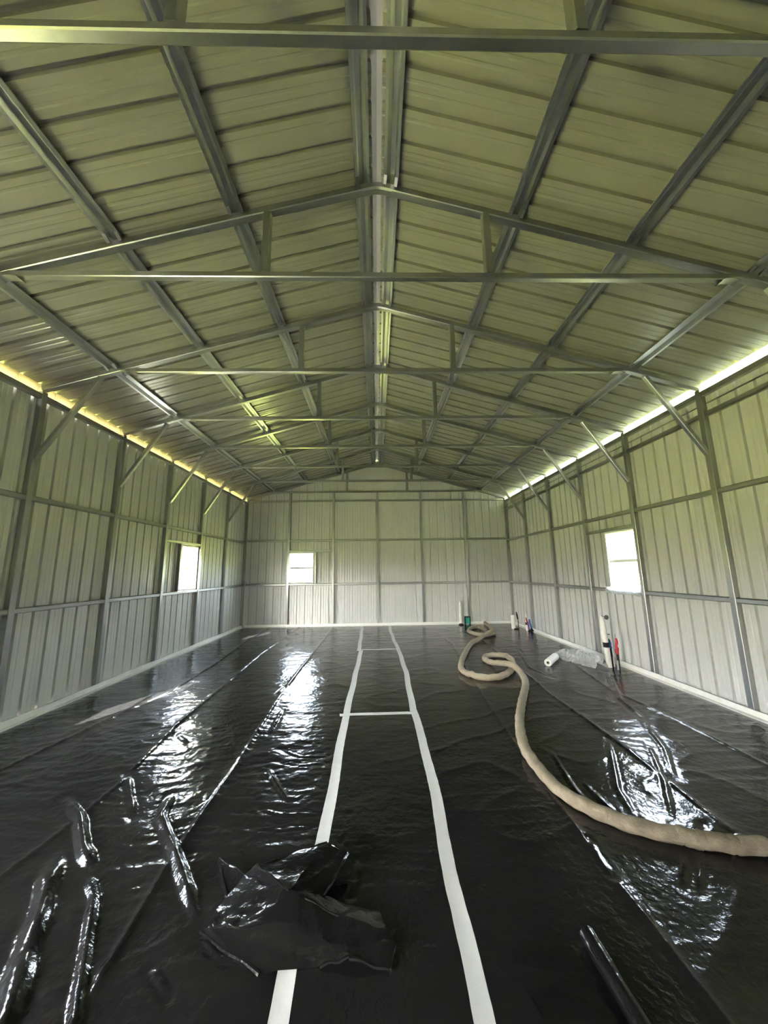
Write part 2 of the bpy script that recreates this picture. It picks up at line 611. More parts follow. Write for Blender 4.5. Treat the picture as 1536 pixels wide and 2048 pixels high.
# white base tape round the walls
def base_strip(name, pts, nrm, label):
    """pts polyline along the wall foot; low uneven strip: upright part on the wall, foot on the floor"""
    V, Fc = [], []
    nx, ny = nrm
    for i, (x, y) in enumerate(pts):
        j = random.uniform(-.006, .006)
        k = random.uniform(-.008, .008)
        V += [(x, y, .072 + j), (x + nx * .006, y + ny * .006, .070 + j), (x + nx * .012, y + ny * .012, .016),
              (x + nx * (.052 + k), y + ny * (.052 + k), .012), (x + nx * (.052 + k), y + ny * (.052 + k), .004), (x, y, .004)]
    for i in range(len(pts) - 1):
        for q in range(6):
            a = i * 6 + q; b = i * 6 + (q + 1) % 6
            Fc.append((a, b, b + 6, a + 6))
    n = len(V)
    Fc += [(0, 1, 2, 3, 4, 5), (n - 6, n - 5, n - 4, n - 3, n - 2, n - 1)]
    o = pyobj(name, V, Fc, M_TRIM)
    tag(o, label, kind='structure')


yl = list(np.arange(YF + .05, YB - .02, .31)) + [YB - .02]
base_strip('baseboard_left', [(-XI + .002, y) for y in yl], (1, 0), 'white tape strip along the foot of the left wall')
base_strip('baseboard_right', [(XI - .002, y) for y in yl], (-1, 0), 'white tape strip along the foot of the right wall')
xl = list(np.arange(-XI + .06, XI - .06, .31)) + [XI - .06]
base_strip('baseboard_back', [(x, YB - .002) for x in xl], (0, -1), 'white tape strip along the foot of the back wall')

# ------------------------------------------------------------------ roof
ceil = tag(empty('ceiling'), 'pitched roof of pale ribbed steel sheet on galvanized purlins', kind='structure')
cosS = 1 / math.sqrt(1 + SL * SL)
nrmS = Vector((SL, 0, 1)).normalized()
for side in (1, -1):
    def pl_roof(u, d, z, side=side):
        x = z
        return (side * (x + d * SL * cosS), u, sheet_z(x) + d * cosS)
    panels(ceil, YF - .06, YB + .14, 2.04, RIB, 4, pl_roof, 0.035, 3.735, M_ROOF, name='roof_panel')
# ridge cap
bm = bmesh.new()
prof = [(-.17, sheet_z(.17) + .023), (0, sheet_z(0) + .032), (.17, sheet_z(.17) + .023), (.17, sheet_z(.17) + .0215), (0, sheet_z(0) + .030), (-.17, sheet_z(.17) + .0215)]
A = [bm.verts.new((x, YF - .06, z)) for x, z in prof]
B = [bm.verts.new((x, YB + .14, z)) for x, z in prof]
for i in range(6):
    bm.faces.new((A[i], A[(i + 1) % 6], B[(i + 1) % 6], B[i]))
bm.faces.new(A[::-1]); bm.faces.new(B)
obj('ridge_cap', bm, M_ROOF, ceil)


# purlins: hat channels, flanges down on the rafters, crown up against the sheet
def hat(side, x):
    T = .002
    mid = [(-.060, .008), (-.058, 0), (-.037, 0), (-.017, .036), (.017, .036), (.037, 0), (.058, 0), (.060, .008)]
    outer = [(-.058, .009), (-.056, T), (-.0385, T), (-.0185, .036 + T * .5), (.0185, .036 + T * .5), (.0385, T), (.056, T), (.058, .009)]
    prof = mid + outer[::-1]
    bm = bmesh.new()
    d = Vector((side * cosS, 0, -SL * cosS)); n = Vector((side * SL * cosS, 0, cosS))
    y0, y1 = YF + .01, YB + .06
    A = [bm.verts.new(d * u + n * v + Vector((0, y0, 0))) for u, v in prof]
    B = [bm.verts.new(d * u + n * v + Vector((0, y1, 0))) for u, v in prof]
    k = len(prof)
    for i in range(k):
        bm.faces.new((A[i], A[(i + 1) % k], B[(i + 1) % k], B[i]))
    for R_ in (A, B):
        for i in range(7):
            bm.faces.new((R_[i], R_[i + 1], R_[k - 2 - i], R_[k - 1 - i]))
    o = obj('purlin', bm, M_GALV2, ceil, None, (side * x, 0, rafter_top(x) + .001))
    # screwed clip where the purlin crosses each truss
    cb = bmesh.new()
    for s in (-1, 1):
        c = d * (s * .044)
        P = []
        for uu in (-.012, .012):
            for yy in (-.050, -.004):
                for vv in (-.030, -.001):
                    P.append(cb.verts.new(d * (s * .044 + uu) + n * vv * (1 if yy > -.02 else .15) + Vector((0, yy, 0))))
        for f in ((0, 1, 3, 2), (4, 6, 7, 5), (0, 4, 5, 1), (2, 3, 7, 6), (0, 2, 6, 4), (1, 5, 7, 3)):
            cb.faces.new([P[i] for i in f])
    first = None
    for y in YK + [YB]:
        if first is None:
            first = obj('purlin_clip', cb, M_CLIP, o, None, (0, y, 0))
        else:
            inst(first, o, (0, y, 0))
    return o


for side in (-1, 1):
    for x in (.112, 1.092, 1.985, 2.905):
        hat(side, x)

# ------------------------------------------------------------------ trusses
ORD = ['first', 'second', 'third', 'fourth', 'fifth', 'sixth', 'seventh', 'eighth']


def build_truss(name, loc):
    t = empty(name, loc)
    Y = .031
    for s in (-1, 1):
        bm = bmesh.new()
        x0, x1 = .085, 3.628
        c = .0312
        beam(bm, (s * x0, Y, rafter_under(x0) + c), (s * x1, Y, rafter_under(x1) + c), .060, .060, (0, 0, 1))
        obj('rafter', bm, M_GALV, t)
    # bent ridge sleeve
    bm = bmesh.new()
    pts = []
    for x in np.linspace(-.125, .125, 13):
        xx = math.sqrt(x * x + .045 ** 2)
        pts.append((x, Y, RU + .0312 - SL * xx))
    w2 = .0325
    c = .012
    pr = [(-w2 + c, -w2), (w2 - c, -w2), (w2, -w2 + c), (w2, w2 - c), (w2 - c, w2), (-w2 + c, w2), (-w2, w2 - c), (-w2, -w2 + c)]
    sweep(bm, pts, pr)
    obj('ridge_sleeve', bm, M_GALV, t, 40)
    # bottom chord, ends bent up into the rafters
    bm = bmesh.new()
    h = .024
    pts = [(-2.83, Y - .004, 3.660), (-2.76, Y - .004, 3.658), (-2.71, Y - .004, CH + h + .003), (-2.66, Y - .004, CH + h)]
    pts = pts + [(-x, y, z) for x, y, z in pts[::-1]]
    c = .006
    pr = [(-h + c, -h), (h - c, -h), (h, -h + c), (h, h - c), (h - c, h), (-h + c, h), (-h, h - c), (-h, -h + c)]
    sweep(bm, pts, pr)
    obj('bottom_chord', bm, M_GALV, t, 30)
    # half-round saddle under each chord end
    for s in (-1, 1):
        bm = bmesh.new()
        pts = []
        for a in np.linspace(0, math.pi, 9):
            pts.append((s * (2.715 - .075 * math.cos(a)), Y - .004, 3.602 + .026 * math.sin(a)))
        sweep(bm, pts, [(-.03, -.002), (.03, -.002), (.03, .002), (-.03, .002)])
        obj('chord_saddle', bm, M_GALV, t, 60)
        bm = bmesh.new()
        x = .853
        beam(bm, (s * x, Y, CH + .048), (s * x, Y, rafter_under(x) + .006), .056, .062, (0, 1, 0))
        obj('strut', bm, M_GALV, t)
    return t


def add_braces(t):
    for s in (-1, 1):
        bm = bmesh.new()
        beam(bm, (s * 3.025, .026, rafter_under(3.025) - .005), (s * 3.602, .026, 2.655), .048, .048, (0, 1, 0))
        obj('knee_brace', bm, M_GALV, t)


def copy_thing(o, loc):
    c = o.copy()
    COL.objects.link(c)
    c.location = loc
    for ch in list(o.children):
        k = ch.copy()
        COL.objects.link(k)
        k.parent = c
    return c


wheres = ['first galvanized roof truss from the camera, its bottom chord crossing the top of the photo',
          'second galvanized roof truss from the camera, with the large bent ridge joint at mid roof',
          'third galvanized roof truss from the camera, its knee braces the largest in view',
          'fourth galvanized roof truss from the camera, second pair of visible knee braces',
          'fifth galvanized roof truss from the camera, just beyond the right window',
          'sixth galvanized roof truss from the camera, just beyond the left window',
          'seventh galvanized roof truss from the camera, nearest one in front of the back gable']
proto = build_truss('roof_truss', (0, YB, 0))
tag(proto, 'galvanized gable truss fixed flat against the back wall, without knee braces', 'truss', 'roof trusses')
t0 = None
for k, y in enumerate(YK):
    if t0 is None:
        t0 = copy_thing(proto, (0, y, 0))
        add_braces(t0)
        t = t0
    else:
        t = copy_thing(t0, (0, y, 0))
    tag(t, wheres[k], 'truss', 'roof trusses')


# ------------------------------------------------------------------ black plastic on the floor
def _h(ix, iy, seed):
    n = (ix.astype(np.int64) * 374761393 + iy.astype(np.int64) * 668265263 + seed * 1442695041) & 0x7fffffff
    n = ((n ^ (n >> 13)) * 1274126177) & 0x7fffffff
    n = (n ^ (n >> 16)) & 0xffff
    return n / 65535.0


def vn(x, y, seed):
    x = np.asarray(x, float); y = np.asarray(y, float)
    ix = np.floor(x); iy = np.floor(y)
    fx = x - ix; fy = y - iy
    fx = fx * fx * fx * (fx * (fx * 6 - 15) + 10); fy = fy * fy * fy * (fy * (fy * 6 - 15) + 10)
    a = _h(ix, iy, seed); b = _h(ix + 1, iy, seed); c = _h(ix, iy + 1, seed); d_ = _h(ix + 1, iy + 1, seed)
    return a + (b - a) * fx + (c - a) * fy + (a - b - c + d_) * fx * fy


def ridged(x, y, seed): return 1 - np.abs(2 * vn(x, y, seed) - 1)


def seg_dist(x, y, pts):
    """distance to a polyline and the position 0..1 along it"""
    best = np.full(np.shape(x), 1e9); tt = np.zeros(np.shape(x))
    L = [math.dist(a, b) for a, b in zip(pts[:-1], pts[1:])]
    tot = sum(L); acc = 0
    for (a, b), l in zip(zip(pts[:-1], pts[1:]), L):
        ax, ay = a; dx, dy = b[0] - ax, b[1] - ay
        t = np.clip(((x - ax) * dx + (y - ay) * dy) / (l * l), 0, 1)
        d_ = np.hypot(x - ax - t * dx, y - ay - t * dy)
        m_ = d_ < best
        best = np.where(m_, d_, best); tt = np.where(m_, (acc + t * l) / tot, tt)
        acc += l
    return best, tt


SEAMS = [[(-1.86, -2.5), (-1.86, 1.993), (-1.837, 2.291), (-1.826, 2.721), (-1.963, 3.66), (-2.003, 4.721), (-2.11, 6.564), (-2.063, 9.5)],
         [(-1.03, -2.5), (-1.03, 1.422), (-1.054, 1.687), (-1.094, 2.066), (-1.098, 2.9), (-1.181, 4.329), (-1.189, 5.553), (-1.175, 7.324), (-1.167, 9.5)],
         [(-2.85, 2.0), (-2.851, 2.949), (-2.796, 3.363), (-2.721, 3.931), (-2.588, 4.666), (-2.614, 5.938), (-2.827, 8.095), (-2.83, 9.5)],
         [(1.392, 7.701), (1.421, 7.096), (1.179, 4.432), (1.103, 3.167), (1.073, 2.221), (1.063, 1.923), (1.073, 1.67), (1.07, 1.0)],
         [(2.1, 7.5), (2.011, 4.966), (1.954, 4.299), (1.962, 3.255), (1.933, 2.636), (1.894, 2.095), (1.89, 0)],
         [(3.038, 6.153), (2.739, 4.421), (2.8, 3.405), (2.788, 2.751), (2.78, 0)]]
# (polyline, height, half width)
FOLDS = [([(-1.73, 2.17), (-1.62, 1.98), (-1.47, 1.76), (-1.38, 1.61), (-1.26, 1.43), (-1.2, 1.2)], .034, .060),
         ([(-1.49, 2.04), (-1.32, 1.87), (-1.18, 1.65), (-1.03, 1.42), (-.95, 1.2)], .026, .032),
         ([(-2.08, 2.61), (-1.82, 2.4), (-1.61, 2.17), (-1.43, 2.01)], .030, .045),
         ([(-1.4, 2.62), (-1.33, 2.38), (-1.13, 2.15), (-1.02, 2.02), (-0.78, 1.72)], .032, .042),
         ([(-1.86, 2.87), (-1.64, 2.58), (-1.49, 2.39)], .016, .03),
         ([(-0.76, 2.44), (-0.62, 2.38), (-0.38, 2.38)], .016, .016),
         ([(-0.77, 2.28), (-0.59, 2.26), (-0.4, 2.28)], .012, .016),
         ([(-0.52, 2.58), (-0.57, 2.53), (-0.63, 2.54), (-0.78, 2.76), (-0.86, 2.92)], .022, .022),
         ([(-0.84, 3.18), (-0.65, 3.05), (-0.42, 3.05)], .012, .02),
         ([(-0.83, 2.99), (-0.62, 2.93), (-0.42, 2.95)], .013, .018),
         ([(1.92, 3.21), (1.54, 2.54), (1.46, 2.27)], .014, .03),
         ([(2.19, 3.11), (1.89, 2.58), (1.64, 2.22)], .014, .028),
         ([(1.35, 3.07), (1.26, 2.56), (1.26, 2.34)], .016, .024),
         ([(1.36, 2.66), (1.36, 2.45), (1.38, 2.33)], .014, .02),
         ([(1.1, 2.13), (1.07, 2.0), (1.06, 1.88)], .014, .02),
         ([(1.65, 2.18), (1.44, 1.92), (1.34, 1.82)], .016, .02),
         ([(1.8, 2.21), (1.55, 1.95), (1.39, 1.79)], .016, .018),
         ([(1.89, 2.13), (1.68, 1.91)], .016, .018),
         ([(-0.21, 2.38), (-0.23, 2.26), (-0.24, 2.15)], .012, .015),
         ([(-0.14, 2.04), (-0.14, 1.9), (-0.16, 1.83)], .012, .018),
         ([(-0.77, 2.13), (-0.68, 2.03)], .012, .014),
         ([(2.6, 3.82), (2.26, 3.03), (2.0, 2.63)], .012, .03),
         ([(3.17, 5.12), (2.64, 4.1), (2.52, 3.58)], .022, .05),
         ([(2.5, 6.6), (2.2, 5.4), (2.3, 4.9)], .012, .04),
         ([(-0.88, 1.57), (-0.76, 1.48)], .012, .02),
         ([(-0.75, 1.68), (-0.61, 1.58)], .012, .02),
         ([(-0.48, 2.75), (-0.41, 2.63)], .01, .015),
         ([(-1.01, 3.46), (-1.05, 4.03)], .016, .03),
         ([(-1.23, 4.49), (-1.21, 4.76)], .016, .03),
         ([(-2.73, 4.96), (-2.32, 4.4)], .012, .025),
         ([(-1.87, 3.5), (-1.66, 3.31)], .016, .025)]
TL = [(-0.36, -2.5), (-0.36, 1.3), (-0.367, 1.4), (-0.377, 1.548), (-0.368, 1.743), (-0.336, 2.15), (-0.346, 2.865), (-0.358, 3.741), (-0.351, 4.71), (-0.333, 6.689), (-0.375, 6.814), (-0.393, 8.038), (-0.435, 9.62)]
TR = [(0.30, -2.5), (0.300, 1.378), (0.304, 1.566), (0.306, 1.884), (0.334, 2.494), (0.348, 3.293), (0.333, 3.848), (0.372, 5.315), (0.352, 6.753), (0.31, 7.588), (0.284, 8.804), (0.293, 9.62)]
CROSS = [[(-.33, 3.86), (.33, 3.85)], [(-.33, 6.77), (.34, 6.79)]]


def floor_h(x, y):
    x = np.asarray(x, float); y = np.asarray(y, float)
    wx = x + .12 * (vn(x * 3.1, y * 3.1, 11) - .5); wy = y + .10 * (vn(x * 3.1, y * 3.1, 12) - .5)
    left = np.clip(.5 - x * .6, 0, 1)                       # more wrinkled on the left half
    patch = .35 + .9 * vn(x * .9, y * .6, 3) ** 1.5
    near = np.clip((y - 1.2) / 1.6, .25, 1)
    h = .0042 * ridged(wx * 1.9, wy * 9.0, 21) ** 2 * patch
    h += .0042 * ridged(wx * 3.5 + wy * .8, wy * 17.0, 22) ** 2 * patch * (.5 + .8 * left) * near
    h += .0022 * ridged(wx * 8.0 - wy * 2.0, wy * 24.0, 23) ** 2 * (.3 + .9 * left) * near
    h += .0030 * ridged(wx * 7.0 + wy * 5.0, wy * 8.0 - wx * 4.0, 26) ** 3 * patch * (.3 + .9 * left) * near
    h += .0055 * ridged((wx + wy * .7) * 1.6, (wy - wx * .5) * 2.6, 24) ** 4 * (.6 + .4 * (1 - left))
    h += .004 * vn(x * 2.0, y * 2.0, 25)
    damp = np.ones_like(h)
    for T_ in (TL, TR):
        d_, _ = seg_dist(x, y, T_)
        damp *= 1 - .75 * np.exp(-(d_ / .05) ** 2)
    for T_ in CROSS:
        d_, _ = seg_dist(x, y, T_)
        damp *= 1 - .6 * np.exp(-(d_ / .05) ** 2)
    h = h * damp
    for i, s in enumerate(SEAMS):
        d_, t = seg_dist(x, y, s)
        a = .007 + .006 * vn(t * 40, 0 * t, 60 + i)
        sg = np.exp(-(d_ / .013) ** 2) * a + .004 * np.exp(-(d_ / .05) ** 2)
        h = h + sg
    for i, (pts, hh, w) in enumerate(FOLDS):
        d_, t = seg_dist(x, y, pts)
        e = np.clip(np.minimum(t, 1 - t) * 5, 0, 1)
        d2 = d_ + .30 * w * (vn(x * 9, y * 9, 80 + i) - .5)
        pr = np.clip(1 - np.abs(d2) / w, 0, 1)
        pr = pr * pr * (3 - 2 * pr)
        h = np.maximum(h * (1 - .6 * np.clip(1.6 - d_ / w, 0, 1)), h * .2 + hh * pr * e * (.6 + .6 * vn(t * 9, t * 0 + .5, 120 + i)))
    edge = np.clip(np.minimum(XI - .03 - np.abs(x), YB - .03 - y) / .08, 0, 1)
    return .002 + h * edge


def axis_y(y0, y1):
    ys = [y0]
    while ys[-1] < y1:
        y = ys[-1]
        ys.append(y + (.08 if y < 1.0 else .0052 * max(y, 1.2)))
    ys[-1] = y1
    return np.array(ys)


def edge_at(pts, ys):
    p = np.array(pts)
    return np.interp(ys, p[:, 1], p[:, 0])


def sheet(name, lft, rgt, y0, y1, step, label):
    ys = axis_y(y0, y1)
    xl_, xr_ = lft(ys), rgt(ys)
    n = int(np.max(xr_ - xl_) / step) + 2
    t = np.linspace(0, 1, n)
    X = xl_[:, None] + (xr_ - xl_)[:, None] * t[None]
    Y = np.repeat(ys[:, None], n, 1)
    Z = floor_h(X, Y)
    o = grid_obj(name, X, Y, Z, M_POLY)
    tag(o, label, 'plastic sheet', 'black plastic sheets on the floor')


YE = YB - .012
sheet('plastic_sheet', lambda y: y * 0 - XI + .012, lambda y: edge_at(TL, y) - .001, YF, YE, .013,
      'wide glossy black plastic sheet covering the floor left of the left tape line')
sheet('plastic_sheet', lambda y: edge_at(TR, y) + .001, lambda y: y * 0 + XI - .012, YF, YE, .014,
      'wide black plastic sheet covering the floor right of the right tape line, under the hose')
sheet('plastic_sheet', lambda y: edge_at(TL, y) + .001, lambda y: edge_at(TR, y) - .001, YF, 3.853, .013,
      'narrow black plastic strip between the two tape lines, nearest the camera')
sheet('plastic_sheet', lambda y: edge_at(TL, y) + .001, lambda y: edge_at(TR, y) - .001, 3.857, 6.778, .014,
      'narrow black plastic strip between the two cross tapes')
sheet('plastic_sheet', lambda y: edge_at(TL, y) + .001, lambda y: edge_at(TR, y) - .001, 6.782, YE, .014,
      'narrow black plastic strip between the tape lines, beside the back wall')


def tape(pts, w, label, dz=.002, jitter=.004):
    """cloth tape lying on the plastic"""
    P = []
    for a, b in zip(pts[:-1], pts[1:]):
        n = max(1, int(math.dist(a, b) / .035))
        for k in range(n):
            t = k / n
            P.append((a[0] + (b[0] - a[0]) * t, a[1] + (b[1] - a[1]) * t))
    P.append(pts[-1])
    P = np.array(P)
    d_ = np.gradient(P, axis=0)
    d_ /= np.linalg.norm(d_, axis=1)[:, None]
    nrm = np.stack([d_[:, 1], -d_[:, 0]], 1)
    V, Fc = [], []
    m_ = 5
    for i, (p, n_) in enumerate(zip(P, nrm)):
        ww = w + jitter * (random.random() - .5)
        base = p + n_ * .004 * math.sin(i * .21)
        row = [base + n_ * ww * (j / (m_ - 1) - .5) for j in range(m_)]
        hh = floor_h([q[0] for q in row], [q[1] for q in row])
        for q, z in zip(row, hh): V.append((q[0], q[1], z + dz))
        for q, z in zip(row, hh): V.append((q[0], q[1], z + dz - .0012))
    for i in range(len(P) - 1):
        a = i * 2 * m_; b = a + 2 * m_
        for j in range(m_ - 1):
            Fc.append((a + j, a + j + 1, b + j + 1, b + j))
            Fc.append((a + m_ + j, b + m_ + j, b + m_ + j + 1, a + m_ + j + 1))
        Fc.append((a, b, b + m_, a + m_)); Fc.append((a + m_ - 1, a + 2 * m_ - 1, b + 2 * m_ - 1, b + m_ - 1))
    n = len(V)
    for a in (0, n - 2 * m_):
        for j in range(m_ - 1):
            Fc.append((a + j, a + m_ + j, a + m_ + j + 1, a + j + 1))
    o = pyobj('tape_strip', V, Fc, M_TAPE, None, 40)
    tag(o, label, 'tape', 'white tape lines on the plastic')


tape([(-.36, .2)] + TL[1:9] + [(-.342, 5.7), (-.333, 6.74)], .070, 'long left white tape line, running under the crumpled black plastic')
tape([(-.372, 6.70)] + TL[10:12] + [(-.432, 9.56)], .070, 'short white tape at the far end of the left line, beside the back wall', .0035)
tape([(.30, .2)] + TR[1:6] + [(.336, 3.93)], .070, 'near length of the right white tape line, nearest the camera')
tape([(.331, 3.90)] + TR[7:8] + [(.352, 6.82)], .070, 'middle length of the right white tape line, between the cross tapes', .0035)
tape([(.349, 6.79)] + TR[9:11] + [(.292, 9.56)], .070, 'far length of the right white tape line, reaching the back wall', .005)
tape([(-.42, 3.835), (-.30, 3.855), (.335, 3.85)], .065, 'nearer thin white cross tape joining the two long tape lines', .006)
tape([(-.34, 6.775), (.36, 6.79)], .065, 'farther thin white cross tape joining the two long tape lines', .0075)


# ------------------------------------------------------------------ hose
def catmull(P, n=10):
    out = []
    P = [np.array(p, float) for p in P]
    P = [2 * P[0] - P[1]] + P + [2 * P[-1] - P[-2]]
    for i in range(1, len(P) - 2):
        a, b, c, d_ = P[i - 1:i + 3]
        for k in range(n):
            t = k / n
            out.append(.5 * (2 * b + (c - a) * t + (2 * a - 5 * b + 4 * c - d_) * t * t + (3 * b - a - 3 * c + d_) * t ** 3))
    out.append(P[-2])
    return out


def resample(P, step):
    P = np.array(P)
    s = np.concatenate([[0], np.cumsum(np.linalg.norm(np.diff(P, axis=0), axis=1))])
    t = np.arange(0, s[-1], step)
    return np.stack([np.interp(t, s, P[:, k]) for k in range(3)], 1)


def hose_mesh(name, ctrl, rad, label, seed):
    P = resample(catmull(ctrl), .012)
    h = floor_h(P[:, 0], P[:, 1])
    P[:, 2] += h * .8
    bm = bmesh.new()
    n = len(P)
    s_arc = np.arange(n) * .012
    seg = 20
    Pv = [Vector(p) for p in P]
    s = None
    rings = []
    ph = 0
    for i in range(n):
        d_ = (Pv[min(i + 1, n - 1)] - Pv[max(i - 1, 0)]).normalized()
        s = d_.cross(Vector((0, 0, 1))).normalized()
        v = s.cross(d_)
        ring = []
        for k in range(seg):
            a = 2 * math.pi * k / seg
            # loose woven sleeve: spiral tucks and soft bunching
            w1 = math.sin(s_arc[i] * 42 + a * 1.0 + 2 * math.sin(s_arc[i] * 3.1))
            w2 = float(vn(s_arc[i] * 22, k * .7, seed)) - .5
            w3 = float(vn(s_arc[i] * 4, k * .4, seed + 5)) - .5
            r = rad * (1 + .060 * w1 + .08 * w2 + .10 * w3)
            flat = .90 if math.sin(a) < 0 else 1.0
            ring.append(bm.verts.new(Pv[i] + s * (r * math.cos(a)) + v * (r * math.sin(a) * flat)))
        rings.append(ring)
    for i in range(n - 1):
        for j in range(seg):
            bm.faces.new((rings[i][j], rings[i][(j + 1) % seg], rings[i + 1][(j + 1) % seg], rings[i + 1][j]))
    bm.faces.new(rings[0][::-1]); bm.faces.new(rings[-1])
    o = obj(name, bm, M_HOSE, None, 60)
    tag(o, label, 'hose')


HR = .041
Z0 = .040
H1 = [(2.9, 1.78), (2.4, 1.86), (1.928, 1.962), (1.773, 1.997), (1.628, 2.036), (1.468, 2.099), (1.333, 2.175), (1.214, 2.305), (1.124, 2.475), (1.1, 2.702), (1.112, 2.955), (1.202, 3.289), (1.346, 3.654), (1.567, 4.116), (1.800, 4.60), (1.879, 4.943, .030), (1.826, 5.10, .084), (1.74, 5.33, .05), (1.68, 5.55, .01), (1.655, 5.781), (1.729, 5.969), (1.895, 6.024), (2.032, 5.945), (2.036, 5.659), (1.871, 5.227), (1.671, 4.952), (1.502, 4.852), (1.309, 4.865), (1.186, 5.031), (1.163, 5.278), (1.247, 5.629), (1.47, 6.272), (1.745, 6.949), (2.04, 7.36, .02), (2.27, 7.55, .085), (2.45, 7.85, .085), (2.62, 8.45, .03), (2.74, 9.0), (2.80, 9.52)]
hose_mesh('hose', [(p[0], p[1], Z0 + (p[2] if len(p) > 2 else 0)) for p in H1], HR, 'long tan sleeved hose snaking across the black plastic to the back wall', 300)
H2 = [(2.55, 8.0), (2.30, 7.80), (2.107, 7.95), (2.07, 8.364), (2.25, 8.77), (2.44, 8.90), (2.47, 8.66)]
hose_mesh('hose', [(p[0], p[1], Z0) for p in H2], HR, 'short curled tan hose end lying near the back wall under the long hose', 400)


# ------------------------------------------------------------------ crumpled black plastic and rolls
PV = {'A': (-0.58, 1.821, 0.15), 'B': (-0.289, 1.967, 0.13), 'C': (-0.182, 1.928, 0.11), 'D': (-0.265, 1.716, 0.1), 'E': (-0.4, 1.662, 0.17), 'F': (-0.664, 1.897, 0.06), 'G': (-0.728, 1.759, 0.03), 'H': (-0.711, 1.643, 0.06), 'I': (-0.754, 1.683, 0.02), 'J': (-0.469, 1.534, 0.012), 'K': (-0.253, 1.552, 0.012), 'L': (-0.146, 1.54, 0.045), 'M': (0.002, 1.529, 0.012), 'N': (0.026, 1.574, 0.05), 'O': (-0.002, 1.614, 0.06), 'P': (-0.194, 1.633, 0.1), 'Q': (-0.51, 1.603, 0.11), 'S': (-0.035, 1.746, 0.02), 'T': (-0.352, 1.584, 0.12), 'U': (-0.219, 1.56, 0.07), 'V': (-0.392, 1.56, 0.06), 'W': (-0.825, 2.004, 0.05), 'X': (-0.708, 1.827, 0.02), 'Z': (-0.178, 1.777, 0.02)}
CAMP = np.array([-.0304, 0, 1.4465])
for _k in list(PV):
    _p = np.array(PV[_k])
    _z = _p[2] * (.70 if _p[2] > .015 else 1)
    PV[_k] = tuple(CAMP + (_p - CAMP) * (1.4465 - _z) / (1.4465 - _p[2]))
PF = ['EAB', 'EBC', 'ECD', 'FAE', 'FEG', 'GEQ', 'GQH', 'EDP', 'EPT', 'EQT', 'HQT', 'HTV', 'HVJ', 'IHJ', 'TPU', 'TUV', 'VUK', 'VKJ', 'UKL', 'UPO', 'UON', 'UNL', 'LNM', 'POS', 'PSZ', 'DPZ', 'WXF', 'XGF']


def crumple(name, PV, PF, cuts, amp, label, cat):
    keys = list(PV)
    me = bpy.data.meshes.new('tmp')
    me.from_pydata([PV[k] for k in keys], [], [[keys.index(c) for c in f] for f in PF])
    bm = bmesh.new()
    bm.from_mesh(me)
    bmesh.ops.subdivide_edges(bm, edges=bm.edges, cuts=cuts, use_grid_fill=True)
    for v in bm.verts:
        x, y, z = v.co
        k = amp * min(1, z / .03)
        n1 = float(ridged(x * 11 + z * 6, y * 9 - z * 5, 501)) - .5
        n2 = float(ridged(x * 31 + z * 11, y * 27 + z * 13, 502)) - .5
        n3 = float(vn(x * 9 + 3, y * 9 + z * 8, 503)) - .5
        v.co.z = max(.008, z + k * (n1 + .5 * n2))
        v.co.x += k * .6 * n3
        v.co.y += k * .6 * n1
    # rolled, doubled-over edges of the film
    for e, r in (('AB', .006), ('BC', .005), ('CD', .006), ('IJ', .008), ('KL', .006), ('LM', .006), ('FW', .005), ('WX', .006), ('NM', .004), ('AE', .004), ('EP', .004)):
        a, b = Vector(PV[e[0]]), Vector(PV[e[1]])
        tube(bm, [a.lerp(b, t) + Vector((0, 0, .004 * math.sin(t * 9 + r * 900))) for t in np.linspace(0, 1, 9)], [r * (.7 + .5 * abs(math.sin(t * 5 + r * 700))) for t in np.linspace(0, 1, 9)], 7)
    bmesh.ops.recalc_face_normals(bm, faces=bm.faces)
    me2 = bpy.data.meshes.new(name)
    bm.to_mesh(me2); bm.free()
    bpy.data.meshes.remove(me)
    finish(me2, M_POLY2, 24)
    o = bpy.data.objects.new(name, me2)
    COL.objects.link(o)
    tag(o, label, cat)
    return o


crumple('crumpled_plastic', PV, PF, 6, .012, 'crumpled scrap of glossy black plastic lying over the left tape line', 'plastic scrap')

# rolled black plastic at lower right: spiral roll with its loose end on the floor
bm = bmesh.new()
a0, a1 = Vector((.775, 1.600, .036)), Vector((.800, .35, .036))
dirv = (a1 - a0).normalized()
sv = dirv.cross(Vector((0, 0, 1))).normalized()
prof = []
turns = 2.2
N = 46
for i in range(N + 1):
    t = i / N
    a = -math.pi / 2 - t * turns * 2 * math.pi
    r = .033 - .013 * t
    prof.append((r * math.cos(a), r * math.sin(a)))
loose = [(-.30, -.033), (-.2, -.032), (-.10, -.033), (-.04, -.0335)]
prof = loose + prof
L_ = (a1 - a0).length
nn = 30
rows = []
for j in range(nn + 1):
    c = a0 + dirv * (L_ * j / nn)
    rows.append([bm.verts.new(c + sv * (-x) * (1 + .05 * math.sin(j * .9)) + Vector((0, 0, y + (.004 * math.sin(j * 1.7 + x * 60) + .005 if x < -.03 else 0)))) for x, y in prof])
for j in range(nn):
    for i in range(len(prof) - 1):
        bm.faces.new((rows[j][i], rows[j][i + 1], rows[j + 1][i + 1], rows[j + 1][i]))
o = obj('plastic_roll', bm, M_POLY2, None, 60)
tag(o, 'thin roll of black plastic sheeting at the lower right, loose end flat on the floor', 'plastic roll')


# ------------------------------------------------------------------ pipes
def tube_obj(name, pts, rad, m, parent, seg=14, smooth=50):
    bm = bmesh.new()
    tube(bm, pts, rad, seg)
    return obj(name, bm, m, parent, smooth)


